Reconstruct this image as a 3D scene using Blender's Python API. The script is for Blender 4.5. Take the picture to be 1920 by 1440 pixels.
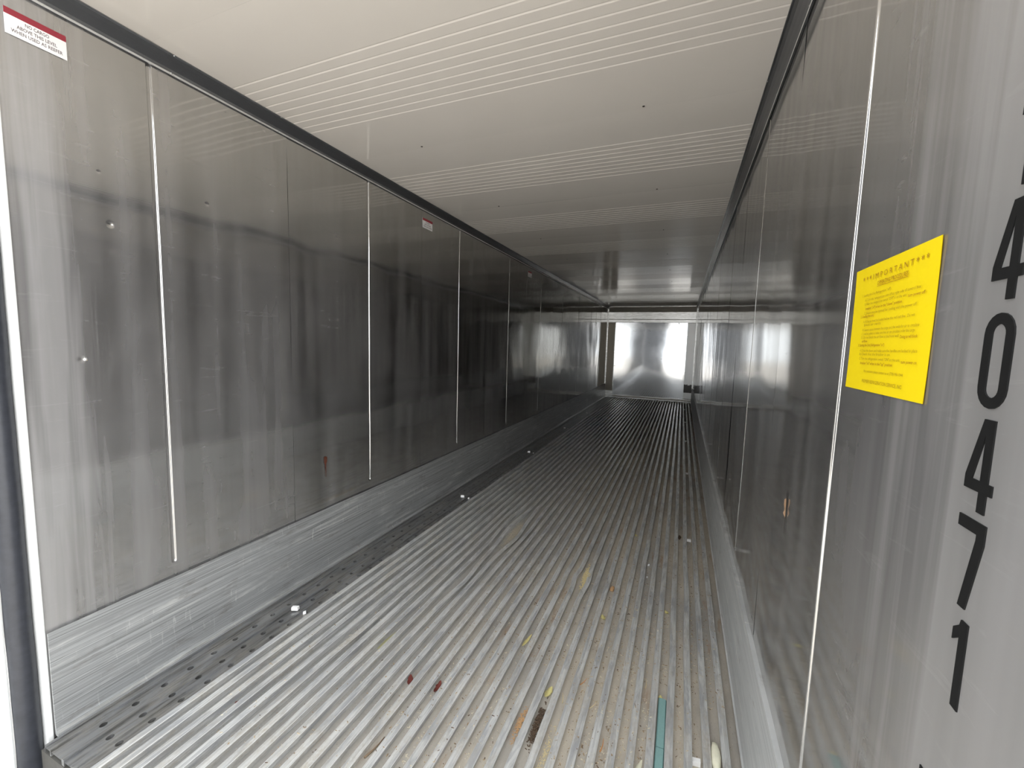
import bpy, math, random
from mathutils import Matrix, Vector

random.seed(7)
S = bpy.context.scene
for o in list(bpy.data.objects):
    bpy.data.objects.remove(o)
COL = S.collection

# ------------------------------------------------------------------ camera
W, H, L = 2.29, 2.5405, 11.43          # clear inside width, height, length (m)
cam_d = bpy.data.cameras.new('camera')
cam = bpy.data.objects.new('camera', cam_d)
COL.objects.link(cam)
S.camera = cam
cam_d.sensor_width = 36.0
cam_d.lens = 777.43 / 1920 * 36.0
cam_d.clip_start = 0.02
yaw, pitch, roll = math.radians(22.163), math.radians(-5.496), math.radians(1.593)
fw = Vector((-math.sin(yaw) * math.cos(pitch), math.cos(yaw) * math.cos(pitch), math.sin(pitch)))
rt = Vector((math.cos(yaw), math.sin(yaw), 0))
up = rt.cross(fw)
r2 = math.cos(roll) * rt + math.sin(roll) * up
u2 = -math.sin(roll) * rt + math.cos(roll) * up
cam.matrix_world = Matrix(((r2.x, u2.x, -fw.x, 1.9897), (r2.y, u2.y, -fw.y, -0.502),
                           (r2.z, u2.z, -fw.z, 1.4251), (0, 0, 0, 1)))

# ------------------------------------------------------------------ daylight
world = bpy.data.worlds.new('overcast_sky')
S.world = world
world.use_nodes = True
wb = world.node_tree.nodes['Background']
wb.inputs['Color'].default_value = (0.92, 0.96, 1.0, 1)
wb.inputs['Strength'].default_value = 1.35
sun_d = bpy.data.lights.new('sun', 'SUN')
sun_d.energy = 1.6
sun_d.angle = math.radians(8)
sun_d.color = (1.0, 0.95, 0.88)
sun = bpy.data.objects.new('sun', sun_d)
COL.objects.link(sun)
sun.rotation_euler = Vector((-0.75, -0.12, -1.0)).to_track_quat('-Z', 'Y').to_euler()   # high, from the right; never shines in
S.view_settings.view_transform = 'Standard'
S.view_settings.look = 'None'
S.view_settings.gamma = 1.0
S.view_settings.use_curve_mapping = False
S.view_settings.exposure = 1.95

# ------------------------------------------------------------------ node helpers
def new_mat(name):
    m = bpy.data.materials.new(name)
    m.use_nodes = True
    nt = m.node_tree
    return m, nt, nt.nodes['Principled BSDF']

def pos_node(nt, scale):
    g = nt.nodes.new('ShaderNodeNewGeometry')
    v = nt.nodes.new('ShaderNodeVectorMath')
    v.operation = 'MULTIPLY'
    v.inputs[1].default_value = scale
    nt.links.new(g.outputs['Position'], v.inputs[0])
    return v.outputs[0]

def noise(nt, scale, detail=3.0, rough=0.55, dist=0.0):
    n = nt.nodes.new('ShaderNodeTexNoise')
    n.inputs['Scale'].default_value = 1.0
    n.inputs['Detail'].default_value = detail
    n.inputs['Roughness'].default_value = rough
    n.inputs['Distortion'].default_value = dist
    nt.links.new(pos_node(nt, scale), n.inputs['Vector'])
    return n.outputs['Fac']

def ramp(nt, fac, stops):
    r = nt.nodes.new('ShaderNodeValToRGB')
    e = r.color_ramp.elements
    while len(e) < len(stops):
        e.new(0.5)
    for k, (p, c) in enumerate(stops):
        e[k].position = p
        e[k].color = (c, c, c, 1) if not isinstance(c, tuple) else (*c, 1)
    nt.links.new(fac, r.inputs['Fac'])
    return r.outputs['Color']

def mapr(nt, fac, a, b, c, d):
    n = nt.nodes.new('ShaderNodeMapRange')
    for i, v in enumerate((a, b, c, d)):
        n.inputs[i + 1].default_value = v
    nt.links.new(fac, n.inputs[0])
    return n.outputs[0]

def math_n(nt, op, a, b):
    n = nt.nodes.new('ShaderNodeMath')
    n.operation = op
    for i, v in enumerate((a, b)):
        if isinstance(v, (int, float)):
            n.inputs[i].default_value = v
        else:
            nt.links.new(v, n.inputs[i])
    n.use_clamp = True
    return n.outputs[0]

def mixc(nt, fac, a, b):
    n = nt.nodes.new('ShaderNodeMix')
    n.data_type = 'RGBA'
    if isinstance(fac, (int, float)):
        n.inputs['Factor'].default_value = fac
    else:
        nt.links.new(fac, n.inputs['Factor'])
    for k, v in (('A', a), ('B', b)):
        s = [i for i in n.inputs if i.name == k and i.type == 'RGBA'][0]
        if isinstance(v, tuple):
            s.default_value = (*v, 1)
        else:
            nt.links.new(v, s)
    return [o for o in n.outputs if o.type == 'RGBA'][0]

def bump(nt, b, h, strength, dist=0.001):
    n = nt.nodes.new('ShaderNodeBump')
    n.inputs['Strength'].default_value = strength
    n.inputs['Distance'].default_value = dist
    nt.links.new(h, n.inputs['Height'])
    nt.links.new(n.outputs[0], b.inputs['Normal'])

def simple(name, col, rough=0.6, metal=0.0, var=0.15, nscale=60.0):
    m, nt, b = new_mat(name)
    f = noise(nt, (nscale,) * 3)
    d = tuple(c * (1 - var) for c in col)
    u = tuple(min(1, c * (1 + var)) for c in col)
    nt.links.new(mixc(nt, f, d, u), b.inputs['Base Color'])
    b.inputs['Roughness'].default_value = rough
    b.inputs['Metallic'].default_value = metal
    return m

# ------------------------------------------------------------------ materials
def steel_wall(name):
    """polished stainless liner: mirror-like, dulled by a dried film that is thick and ragged by the doorway"""
    m, nt, b = new_mat(name)
    streak = noise(nt, (11, 11, 0.45), 3, 0.5, 0.2)
    drip = noise(nt, (26, 26, 0.9), 3, 0.55, 0.3)
    blot = noise(nt, (1.7, 1.7, 1.1), 4, 0.6, 0.5)
    fine = noise(nt, (6, 2, 300), 2)
    nt.links.new(mixc(nt, streak, (0.53, 0.525, 0.505), (0.61, 0.60, 0.575)), b.inputs['Base Color'])
    b.inputs['Metallic'].default_value = 1.0
    nt.links.new(mapr(nt, blot, 0.3, 0.7, 0.05, 0.10), b.inputs['Roughness'])
    bump(nt, b, fine, 0.05, 0.0004)
    film = nt.nodes.new('ShaderNodeBsdfPrincipled')
    nt.links.new(mixc(nt, drip, (0.42, 0.405, 0.40), (0.52, 0.505, 0.50)), film.inputs['Base Color'])
    film.inputs['Roughness'].default_value = 0.55
    film.inputs['Metallic'].default_value = 0.35
    g = nt.nodes.new('ShaderNodeNewGeometry')
    sp = nt.nodes.new('ShaderNodeSeparateXYZ')
    nt.links.new(g.outputs['Position'], sp.inputs[0])
    rag = math_n(nt, 'ADD', mapr(nt, streak, 0.3, 0.7, 0.0, 0.30), mapr(nt, drip, 0.35, 0.65, 0.0, 0.13))
    edge = nt.nodes.new('ShaderNodeMath')
    edge.operation = 'ADD'
    nt.links.new(sp.outputs['Y'], edge.inputs[0])
    nt.links.new(rag, edge.inputs[1])
    near = mapr(nt, edge.outputs[0], 0.36, 0.52, 0.34, 0.0)
    wide = mapr(nt, sp.outputs['Y'], 0.2, 2.0, 0.13, 0.0)
    amt = mapr(nt, math_n(nt, 'ADD', math_n(nt, 'MULTIPLY', streak, 0.6), math_n(nt, 'MULTIPLY', blot, 0.4)), 0.38, 0.62, 0.05, 0.24)
    scuff = ramp(nt, noise(nt, (2, 4.5, 38), 4, 0.7, 0.8), [(0.60, 0.0), (0.74, 0.08)])
    tot = math_n(nt, 'ADD', math_n(nt, 'ADD', math_n(nt, 'ADD', amt, wide), near), scuff)
    mx = nt.nodes.new('ShaderNodeMixShader')
    nt.links.new(tot, mx.inputs[0])
    nt.links.new(b.outputs[0], mx.inputs[1])
    nt.links.new(film.outputs[0], mx.inputs[2])
    nt.links.new(mx.outputs[0], nt.nodes['Material Output'].inputs['Surface'])
    return m

def ceiling_paint():
    m, nt, b = new_mat('ceiling_white_paint')
    f = noise(nt, (1.5, 1.5, 1.5), 4, 0.6)
    nt.links.new(mixc(nt, f, (0.71, 0.667, 0.613), (0.77, 0.725, 0.672)), b.inputs['Base Color'])
    b.inputs['Roughness'].default_value = 0.12
    b.inputs['IOR'].default_value = 1.55
    return m

def rail_alu(name, lo, hi, dirt_amt, metal=0.45):
    m, nt, b = new_mat(name)
    scr = noise(nt, (120, 3.0, 120), 4, 0.65)
    wear = noise(nt, (14, 3.5, 14), 5, 0.65)
    spot = noise(nt, (70, 45, 70), 4, 0.7)
    metal_c = mixc(nt, ramp(nt, scr, [(0.30, 0.0), (0.68, 1.0)]), lo, hi)
    tarn = ramp(nt, noise(nt, (30, 5.0, 30), 5, 0.7, 0.4), [(0.46, 0.0), (0.60, 0.75)])
    metal_c = mixc(nt, tarn, metal_c, (0.40, 0.41, 0.43))
    d = math_n(nt, 'MULTIPLY', ramp(nt, wear, [(0.45, 0.0), (0.66, 1.0)]), ramp(nt, spot, [(0.35, 0.3), (0.65, 1.0)]))
    d = math_n(nt, 'MULTIPLY', d, dirt_amt)
    nt.links.new(mixc(nt, d, metal_c, (0.42, 0.37, 0.29)), b.inputs['Base Color'])
    nt.links.new(mapr(nt, d, 0, 1, metal, 0.03), b.inputs['Metallic'])
    nt.links.new(mapr(nt, scr, 0.3, 0.7, 0.30, 0.46), b.inputs['Roughness'])
    bump(nt, b, scr, 0.25, 0.0008)
    return m

def groove_dirt():
    """packed dust and old crumbs in the channels of the floor"""
    m, nt, b = new_mat('channel_dirt')
    big = noise(nt, (5, 1.3, 5), 4, 0.6)
    mid = noise(nt, (26, 14, 26), 5, 0.7)
    fine = noise(nt, (170, 120, 170), 3, 0.7)
    g = nt.nodes.new('ShaderNodeNewGeometry')
    sx = nt.nodes.new('ShaderNodeSeparateXYZ')
    nt.links.new(g.outputs['Position'], sx.inputs[0])
    side = mapr(nt, sx.outputs['X'], 0.5, 1.5, 0.0, 1.0)        # the right half holds most of the dirt
    a = mixc(nt, mid, (0.25, 0.245, 0.235), (0.37, 0.36, 0.345))
    d = mixc(nt, mid, (0.40, 0.345, 0.270), (0.66, 0.60, 0.51))
    base = mixc(nt, math_n(nt, 'MULTIPLY', side, ramp(nt, big, [(0.35, 0.35), (0.6, 1.0)])), a, d)
    rust = math_n(nt, 'MULTIPLY', side, ramp(nt, noise(nt, (16, 3.5, 16), 4, 0.6), [(0.60, 0.0), (0.72, 0.6)]))
    base = mixc(nt, rust, base, (0.30, 0.16, 0.07))
    base = mixc(nt, ramp(nt, fine, [(0.64, 0.0), (0.72, 0.7)]), base, (0.66, 0.60, 0.48))
    base = mixc(nt, ramp(nt, fine, [(0.30, 0.6), (0.36, 0.0)]), base, (0.12, 0.09, 0.06))
    nt.links.new(base, b.inputs['Base Color'])
    b.inputs['Roughness'].default_value = 0.7
    bump(nt, b, mid, 0.5, 0.003)
    return m

def brushed_alu(name, lo, hi, rough=(0.25, 0.45), metal=0.72):
    m, nt, b = new_mat(name)
    ln = noise(nt, (3, 1.0, 190), 4, 0.75)
    sc = noise(nt, (4, 1.6, 34), 5, 0.7, 0.6)
    blot = noise(nt, (4, 2.2, 5), 4, 0.65, 0.8)
    nick = noise(nt, (4, 60, 9), 3, 0.6)
    k = math_n(nt, 'MULTIPLY', ramp(nt, sc, [(0.50, 0.0), (0.66, 1.0)]), ramp(nt, blot, [(0.40, 0.0), (0.62, 1.0)]))
    k2 = math_n(nt, 'MULTIPLY', ramp(nt, nick, [(0.62, 0.0), (0.70, 0.7)]), ramp(nt, blot, [(0.45, 0.0), (0.60, 1.0)]))
    c = mixc(nt, ramp(nt, ln, [(0.32, 0.0), (0.68, 1.0)]), lo, hi)
    c = mixc(nt, math_n(nt, 'ADD', k, k2), c, (0.88, 0.88, 0.86))
    nt.links.new(mixc(nt, ramp(nt, noise(nt, (9, 6, 22), 4, 0.7), [(0.58, 0.0), (0.72, 0.6)]), c, (0.30, 0.27, 0.25)), b.inputs['Base Color'])
    b.inputs['Metallic'].default_value = metal
    nt.links.new(mapr(nt, ln, 0.3, 0.7, rough[0], rough[1]), b.inputs['Roughness'])
    bump(nt, b, ln, 0.35, 0.001)
    return m

M_WALL = steel_wall('stainless_liner')
M_CEIL = ceiling_paint()
M_RAIL = rail_alu('floor_rail_aluminium', (0.56, 0.56, 0.55), (0.86, 0.86, 0.84), 0.8)
M_STRIP = rail_alu('edge_strip_aluminium', (0.20, 0.195, 0.19), (0.42, 0.415, 0.40), 0.4, 0.85)
M_DIRT = groove_dirt()
M_EDGE = simple('edge_highlight', (0.88, 0.88, 0.86), 0.35, 0.55, 0.1, 40)  # pale edge metal: highlight lines put into the colour
M_KICK = brushed_alu('kick_plate_aluminium', (0.33, 0.335, 0.335), (0.76, 0.77, 0.77))
M_KICKR = brushed_alu('lit_kick_plate', (0.52, 0.53, 0.53), (0.78, 0.79, 0.79), (0.35, 0.5), 0.35)  # right plate's stronger light put into a paler, duller copy of the metal
M_TRIM = simple('corner_moulding_grey', (0.27, 0.28, 0.30), 0.24, 0.85, 0.10, 30)
M_CORE = simple('foam_core', (0.10, 0.095, 0.085), 0.8)
M_SHELL = simple('white_painted_steel', (0.80, 0.80, 0.78), 0.45, 0.0, 0.04, 20)
M_RUBBER = simple('black_rubber', (0.035, 0.037, 0.045), 0.38, 0.0, 0.4, 40)
M_BACK = brushed_alu('bulkhead_aluminium', (0.62, 0.61, 0.58), (0.74, 0.73, 0.70), (0.20, 0.30))
M_DARKST = simple('dark_duct_steel', (0.16, 0.14, 0.11), 0.35, 0.6)
M_CHROME = simple('bright_rivet', (0.80, 0.80, 0.80), 0.15, 1.0, 0.05)
M_SCREW = simple('dark_screw', (0.07, 0.06, 0.05), 0.4, 0.6)
M_GRILLE = simple('vent_mesh', (0.14, 0.135, 0.12), 0.5, 0.5)

def bulkhead_steel():
    m, nt, b = new_mat('bulkhead_mirror_steel')
    f = noise(nt, (2.0, 2.0, 1.5), 4, 0.6)
    nt.links.new(mixc(nt, f, (0.55, 0.555, 0.56), (0.66, 0.665, 0.67)), b.inputs['Base Color'])
    b.inputs['Metallic'].default_value = 0.9
    nt.links.new(mapr(nt, f, 0.3, 0.7, 0.05, 0.12), b.inputs['Roughness'])
    return m
M_MIRROR = bulkhead_steel()

# ------------------------------------------------------------------ geometry helpers
def obj(name, verts, faces, mat, parent=None, loc=(0, 0, 0), smooth=False, mats=None, fm=None):
    me = bpy.data.meshes.new(name)
    me.from_pydata([tuple(v) for v in verts], [], faces)
    for mm in ([mat] if mats is None else mats):
        me.materials.append(mm)
    if fm:
        me.polygons.foreach_set('material_index', fm)
    if smooth:
        me.polygons.foreach_set('use_smooth', [True] * len(me.polygons))
    me.update()
    o = bpy.data.objects.new(name, me)
    COL.objects.link(o)
    o.location = loc
    if parent is not None:
        o.parent = parent
    return o

def struct(o):
    o['kind'] = 'structure'
    return o

def tag(o, label, cat, group=None, kind=None):
    o['label'] = label
    o['category'] = cat
    if group:
        o['group'] = group
    if kind:
        o['kind'] = kind
    return o

def share(src, parent, loc, rot=None):
    c = src.copy()
    COL.objects.link(c)
    c.parent = parent
    c.location = loc
    if rot is not None:
        c.rotation_euler = rot
    return c

def box_geo(x0, x1, y0, y1, z0, z1):
    v = [(x0, y0, z0), (x1, y0, z0), (x1, y1, z0), (x0, y1, z0), (x0, y0, z1), (x1, y0, z1), (x1, y1, z1), (x0, y1, z1)]
    f = [(0, 3, 2, 1), (4, 5, 6, 7), (0, 1, 5, 4), (1, 2, 6, 5), (2, 3, 7, 6), (3, 0, 4, 7)]
    return v, f

def box(name, b, mat, parent=None, bev=0.0):
    v, f = box_geo(*b)
    o = obj(name, v, f, mat, parent)
    if bev:
        md = o.modifiers.new('bevel', 'BEVEL')
        md.width = bev
        md.segments = 2
    return o

def extrude_y(name, prof, ys, mat, parent=None, disp=None, smooth=False, closed=True):
    """profile of (x, z) points swept along y; disp(i, x, y, z) -> new (x, z)"""
    n = len(prof)
    v, f = [], []
    for y in ys:
        for i, (x, z) in enumerate(prof):
            if disp:
                x, z = disp(i, x, y, z)
            v.append((x, y, z))
    for j in range(len(ys) - 1):
        for i in range(n if closed else n - 1):
            a, b_ = j * n + i, j * n + (i + 1) % n
            f.append((a, b_, b_ + n, a + n))
    if closed:
        f.append(tuple(range(n - 1, -1, -1)))
        f.append(tuple(range((len(ys) - 1) * n, len(ys) * n)))
    return obj(name, v, f, mat, parent, smooth=smooth)

def lin(a, b, n):
    return [a + (b - a) * i / (n - 1) for i in range(n)]

def dome(name, r, h, mat, parent, loc, axis):
    """small round-headed fastener, 8 sided, standing out along axis"""
    v, f = [], []
    for k, (rr, hh) in enumerate(((1, 0), (0.85, 0.55), (0.45, 0.92))):
        for i in range(8):
            a = math.tau * i / 8
            v.append((r * rr * math.cos(a), r * rr * math.sin(a), h * hh))
    v.append((0, 0, h))
    for k in range(2):
        for i in range(8):
            f.append((k * 8 + i, k * 8 + (i + 1) % 8, k * 8 + 8 + (i + 1) % 8, k * 8 + 8 + i))
    for i in range(8):
        f.append((16 + i, 16 + (i + 1) % 8, 24))
    o = obj(name, v, f, mat, parent, loc, True)
    o.rotation_euler = Vector(axis).to_track_quat('Z', 'Y').to_euler()
    return o

# ================================================================== SETTING
# ground outside the open end
gv, gf = box_geo(-30, 32, -45, 25, -0.45, -0.25)
M_GROUND = simple('yard_concrete', (0.50, 0.47, 0.43), 0.85, 0.0, 0.2, 0.8)
struct(obj('ground', gv, gf, M_GROUND))

# dark containers added out of view, to darken the bulkhead reflection and block sky
M_NB = simple('added_container_dark', (0.050, 0.052, 0.056), 0.6, 0.0, 0.1, 3)
M_NBR = simple('dark_rod_steel', (0.10, 0.10, 0.10), 0.5, 0.3)
def added_box(z, label):
    """an added 20 ft box, side on: corrugated flank, rails, corner posts"""
    nb = bpy.data.objects.new('added_container', None)
    COL.objects.link(nb)
    nb.location = (-1.83, -3.6, z)
    tag(nb, label, 'container')
    vv, ff = [], []
    x, k = -2.95, 0
    while x < 2.95:
        d = -0.045 if k % 2 else -0.012
        for xx in (x, x + 0.075):
            vv += [(xx, d, 0.14), (xx, d, 2.46)]
        x += 0.14
        k += 1
    for q in range(len(vv) // 2 - 1):
        ff.append((2 * q, 2 * q + 2, 2 * q + 3, 2 * q + 1))
    obj('corrugated_side', vv, ff, M_NB, nb)
    obj('body', *box_geo(-2.97, 2.97, -2.40, -0.05, 0.05, 2.56), M_NB, nb)
    obj('bottom_rail', *box_geo(-3.0, 3.0, -0.05, 0.0, 0.0, 0.15), M_NB, nb)
    obj('top_rail', *box_geo(-3.0, 3.0, -0.05, 0.0, 2.45, 2.59), M_NB, nb)
    for xx in (-3.03, 2.87):
        obj('corner_post', *box_geo(xx, xx + 0.16, -0.16, 0.01, 0.0, 2.59), M_NBR, nb)
added_box(-0.25, 'added unseen dark container outside, there to darken the bulkhead reflection')
added_box(2.35, 'added unseen dark container stacked on the other outside, blocking sky light')

# ---- side walls: core slab with steel liner sheets as parts
GROOVES = [0.545 + 1.222 * k for k in range(9)]
SEAMS = [1.155 + 1.222 * k for k in range(9)]

def waves(seed, n=6, amp=0.00038):
    r = random.Random(seed)
    out = []
    for _ in range(n):
        wl = r.uniform(0.22, 0.9)
        a = r.uniform(0, math.pi)
        out.append((math.cos(a) * math.tau / wl, math.sin(a) * math.tau / wl * 0.7, r.uniform(0, 6.3), amp * wl / 0.5 * r.uniform(0.5, 1)))
    return out

def liner(parent, side, y0, y1, groove, seed, step, dents=()):
    ys = lin(y0, y1, max(4, int((y1 - y0) / step) + 1))
    zs = lin(-0.02, H - 0.004, int(2.56 / step) + 1)
    if groove is not None:
        ys = [y for y in ys if abs(y - groove) > 0.014] + [groove + d for d in (-.0125, -.0105, -.0095, -.0080, -.0065, -.0050, 0, .0050, .0065, .0080, .0095, .0105, .0125)]
        zs = [z for z in zs if abs(z - 0.444) > 0.012] + [0.434, 0.437, 0.440, 0.443, 0.446, 0.449, 0.453]
    for (dy, dz, r, dep) in dents:
        ys += [dy + r * t for t in (-1.6, -1.1, -.8, -.5, -.25, 0, .25, .5, .8, 1.1, 1.6)]
        zs += [dz + r * t for t in (-1.6, -1.1, -.8, -.5, -.25, 0, .25, .5, .8, 1.1, 1.6)]
    ys = sorted(set(round(y, 5) for y in ys))
    zs = sorted(set(round(z, 5) for z in zs))
    wv = waves(seed)
    mx = sum(w[3] for w in wv)
    v, f = [], []
    for y in ys:
        for z in zs:
            cal = 1.0
            if side == 1:                       # the sheet lies flat where the paper and the number are stuck on
                cal = min(1.0, max(0.12, (y - 0.40) / 0.45))
            d = mx * 0.9 * cal
            for (ky, kz, ph, a) in wv:
                d += a * cal * math.sin(ky * y + kz * z + ph)
            d = max(d, 0.0)
            if groove is not None:
                q = math.hypot(y - groove, max(0.0, 0.449 - z))
                t = min(1.0, max(0.0, (0.0098 - q) / 0.0040))
                d += 0.0060 * t * t * (3 - 2 * t)
            for (dy, dz, r, dep) in dents:
                q2 = ((y - dy) ** 2 + (z - dz) ** 2) / (r * r)
                if q2 < 9:
                    d += dep * math.exp(-q2 * 2)
            d = 0.0002 + d
            v.append((-d if side == 0 else W + d, y, z))
    nz = len(zs)
    for i in range(len(ys) - 1):
        for j in range(nz - 1):
            a = i * nz + j
            q = (a, a + nz, a + nz + 1, a + 1)
            f.append(q if side == 0 else q[::-1])
    return obj('liner_panel', v, f, M_WALL, parent, smooth=True)

wl = struct(box('wall_left', (-0.085, -0.016, 0.128, L + 0.10, -0.12, H + 0.09), M_CORE))
wr = struct(box('wall_right', (W + 0.016, W + 0.085, -0.10, L + 0.10, -0.12, H + 0.09), M_CORE))
edges_l = [0.128] + SEAMS + [L]
for i in range(len(edges_l) - 1):
    a, b_ = edges_l[i], edges_l[i + 1]
    g = [q for q in GROOVES if a < q < b_]
    dn = [(0.396, 1.825, 0.011, 0.004), (0.292, 1.328, 0.013, 0.0045), (0.372, 2.003, 0.006, 0.0015), (0.743, 2.005, 0.008, 0.002)] if i == 0 else ()
    liner(wl, 0, a + (0.0007 if i else 0), b_ - 0.0007, g[0] if g else None, 100 + i, 0.022 if i < 2 else 0.045, dn)
edges_r = [-0.10] + SEAMS + [L]
for i in range(len(edges_r) - 1):
    a, b_ = edges_r[i], edges_r[i + 1]
    g = [q - 0.013 for q in GROOVES if a < q - 0.013 < b_]
    liner(wr, 1, a + (0.0002 if i else 0), b_ - 0.0002, g[0] if g else None, 300 + i, 0.022 if i < 2 else 0.045)

# rust run on the left liner, second sheet
rv, rf = [], []
outl = [(-.012, .05), (.002, .052), (.011, .044), (.010, .02), (.004, .004), (.003, -.03), (.0015, -.075), (-.001, -.08), (-.002, -.04), (-.006, .0), (-.012, .015)]
for (dy, dz) in outl:
    rv.append((0.0012, 1.378 + dy, 0.655 + dz))
rf.append(tuple(range(len(rv))))
M_RUST = simple('rust', (0.10, 0.028, 0.014), 0.7, 0.0, 0.6, 90)
obj('rust_stain', rv, rf, M_RUST, wl)

# ---- ceiling: slab + pressed sheets with nine grooves each
ceil = struct(box('ceiling', (-0.085, W + 0.085, -0.05, L + 0.10, H + 0.012, H + 0.10), M_CORE))
JOINTS = [-0.05] + [0.542 + 1.0835 * k for k in range(11)]
JOINTS = [j for j in JOINTS if j < L - 0.3] + [L]
M_CEILS = M_CEIL
screw0 = None
for i in range(len(JOINTS) - 1):
    a, b_ = JOINTS[i], JOINTS[i + 1]
    g0 = 0.8535 + 1.0835 * (i - 1)
    ys = {round(y, 5): 0.0 for y in lin(a, b_, 24)}
    for k in range(9):
        g = g0 + 0.0525 * k
        if g < a + 0.02 or g > b_ - 0.02:
            continue
        for y in [y for y in ys if abs(y - g) < 0.012]:
            del ys[y]
        for (dy, dz) in ((-.0066, 0), (-.0054, 0), (-.0038, .0007), (-.0022, .0024), (0, .0029), (.0022, .0024), (.0038, .0007), (.0054, 0), (.0066, 0)):
            ys[round(g + dy, 5)] = dz
    yy = sorted(ys)
    xs = lin(0.0, W, 14)
    v, f = [], []
    wv = waves(700 + i, 4, 0.00012)
    for y in yy:
        edge = math.exp(-((y - b_) / 0.03) ** 2) + math.exp(-((y - a) / 0.03) ** 2)
        for x in xs:
            d = sum(q[3] * (1 + math.sin(q[0] * y + q[1] * x + q[2])) for q in wv)
            v.append((x, y, H + ys[y] + d + 0.0007 * edge))
    nx = len(xs)
    for j in range(len(yy) - 1):
        for k in range(nx - 1):
            q = j * nx + k
            f.append((q, q + nx, q + nx + 1, q + 1))
    p = obj('ceiling_panel', v, f, M_CEIL, ceil, smooth=True)
    if 0 < i < len(JOINTS) - 2:
        for sxp in (0.53, 1.752):
            if screw0 is None:
                screw0 = dome('screw', 0.0065, 0.004, M_SCREW, p, (sxp, b_ - 0.02, H + 0.001), (0, 0, -1))
            else:
                share(screw0, p, (sxp, b_ - 0.02, H + 0.001), screw0.rotation_euler)

# ---- corner mouldings
def moulding(name, mirror):
    k = 1.0 if mirror else 0.72
    prof = [(0.0, 2.4700), (0.0065, 2.4705), (0.0080, 2.4750), (0.0065, 2.4790), (0.0120 * k, 2.4900), (0.0215 * k, 2.5070),
            (0.0305 * k, 2.5220), (0.0390 * k, 2.5335), (0.0430 * k, 2.5362), (0.0460 * k, 2.5366), (0.0468 * k, 2.5405), (0.0, 2.5405)]
    if mirror:
        prof = [(W - x, z) for x, z in prof][::-1]
    o = struct(extrude_y(name, prof, lin(0.13 if not mirror else -0.05, L, 24), M_TRIM))
    o.data.materials.append(M_EDGE)                                    # lower lip, its bright line put into the colour
    n_ = len(prof)
    hot = (1, 2) if not mirror else (n_ - 3, n_ - 4)
    o.data.polygons.foreach_set('material_index', [1 if (q < 23 * n_ and q % n_ in hot) else 0 for q in range(len(o.data.polygons))])
    return o
trim_l = moulding('trim_1', False)
trim_r = moulding('trim_2', True)
riv0 = None
for t, sgn in ((trim_l, 1), (trim_r, -1)):
    y = 0.62
    while y < 8:
        for (dx, z) in ((0.0078, 2.4770), (0.0445 if sgn < 0 else 0.032, 2.5364)):
            x = dx if sgn > 0 else W - dx
            ax = (sgn, 0, -0.25) if dx < 0.02 else (sgn * 0.4, 0, -1)
            if riv0 is None:
                riv0 = dome('rivet', 0.0035, 0.0018, M_CHROME, t, (x, y, z), ax)
            else:
                r = share(riv0, t, (x, y, z), Vector(ax).to_track_quat('Z', 'Y').to_euler())
        y += 0.48

# ---- kick plates along both walls
KZ = 0.3797
def kick_profile(mirror):
    if not mirror:
        return [(0.0145, KZ), (0.0100, KZ), (0.0100, 0.0), (0.0180, -0.006), (0.0290, -0.006), (0.0330, 0.000), (0.0315, 0.007), (0.0260, 0.0105),
                (0.0195, 0.0140), (0.0165, 0.0230), (0.0150, 0.10), (0.0145, 0.20), (0.0150, 0.30)]
    return [(W - x, z) for x, z in [(0.0130, KZ), (-0.0060, KZ), (-0.0060, -0.004), (0.0235, -0.004), (0.0245, 0.004), (0.0185, 0.006), (0.0170, 0.03), (0.0150, 0.20)]][::-1]
def wob(i, x, y, z):
    if z > 0.37:
        z += 0.0006 * math.sin(y * 5.1) + 0.0005 * math.sin(y * 17 + 1)
    if 0.02 < z < 0.37:
        x += 0.0008 * math.sin(y * 3.3 + z * 9)
    return x, z
bl = struct(extrude_y('baseboard_left', kick_profile(False), lin(0.1445, L - 0.02, 150), M_KICK, None, wob))
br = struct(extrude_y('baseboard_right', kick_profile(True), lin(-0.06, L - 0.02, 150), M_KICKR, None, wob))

# ---- floor: base with packed dirt, T rails, perforated edge strip
GD = 0.030                                           # depth of the channels down to the dirt
floor = struct(box('floor', (0.004, W - 0.001, 0.170, L + 0.05, -0.12, -GD), M_DIRT))
struct(box('trim_3', (0.004, W + 0.05, -0.10, 0.107, -0.25, -0.21), M_CORE))
RW = 0.0275
DENTS = [  # rail right edge x, y centre, y spread, sideways shift, sink
    (0.860, 2.42, 0.26, -0.030, 0.003), (0.798, 2.48, 0.28, -0.022, 0.0), (0.735, 2.50, 0.30, -0.010, 0.0),
    (0.923, 2.28, 0.22, 0.026, 0.006), (0.985, 2.40, 0.30, 0.014, 0.002), (0.923, 2.85, 0.10, -0.010, 0.000),
    (0.860, 1.62, 0.16, 0.014, 0.003), (0.798, 1.50, 0.16, -0.008, 0.002),
    (1.484, 1.93, 0.07, -0.013, 0.0), (1.546, 1.90, 0.10, 0.011, 0.003), (1.422, 1.95, 0.08, -0.006, 0.0), (0.610, 1.05, 0.20, 0.008, 0.002),
    (2.046, 1.4, 0.2, 0.004, 0.002), (1.859, 2.3, 0.15, -0.005, 0.002), (2.108, 2.0, 0.25, 0.005, 0.003)]
box('floor_end', (0.004, W - 0.001, 0.1095, 0.1695, -0.12, -GD - 0.002), M_CORE, floor)
rails = []
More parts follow.
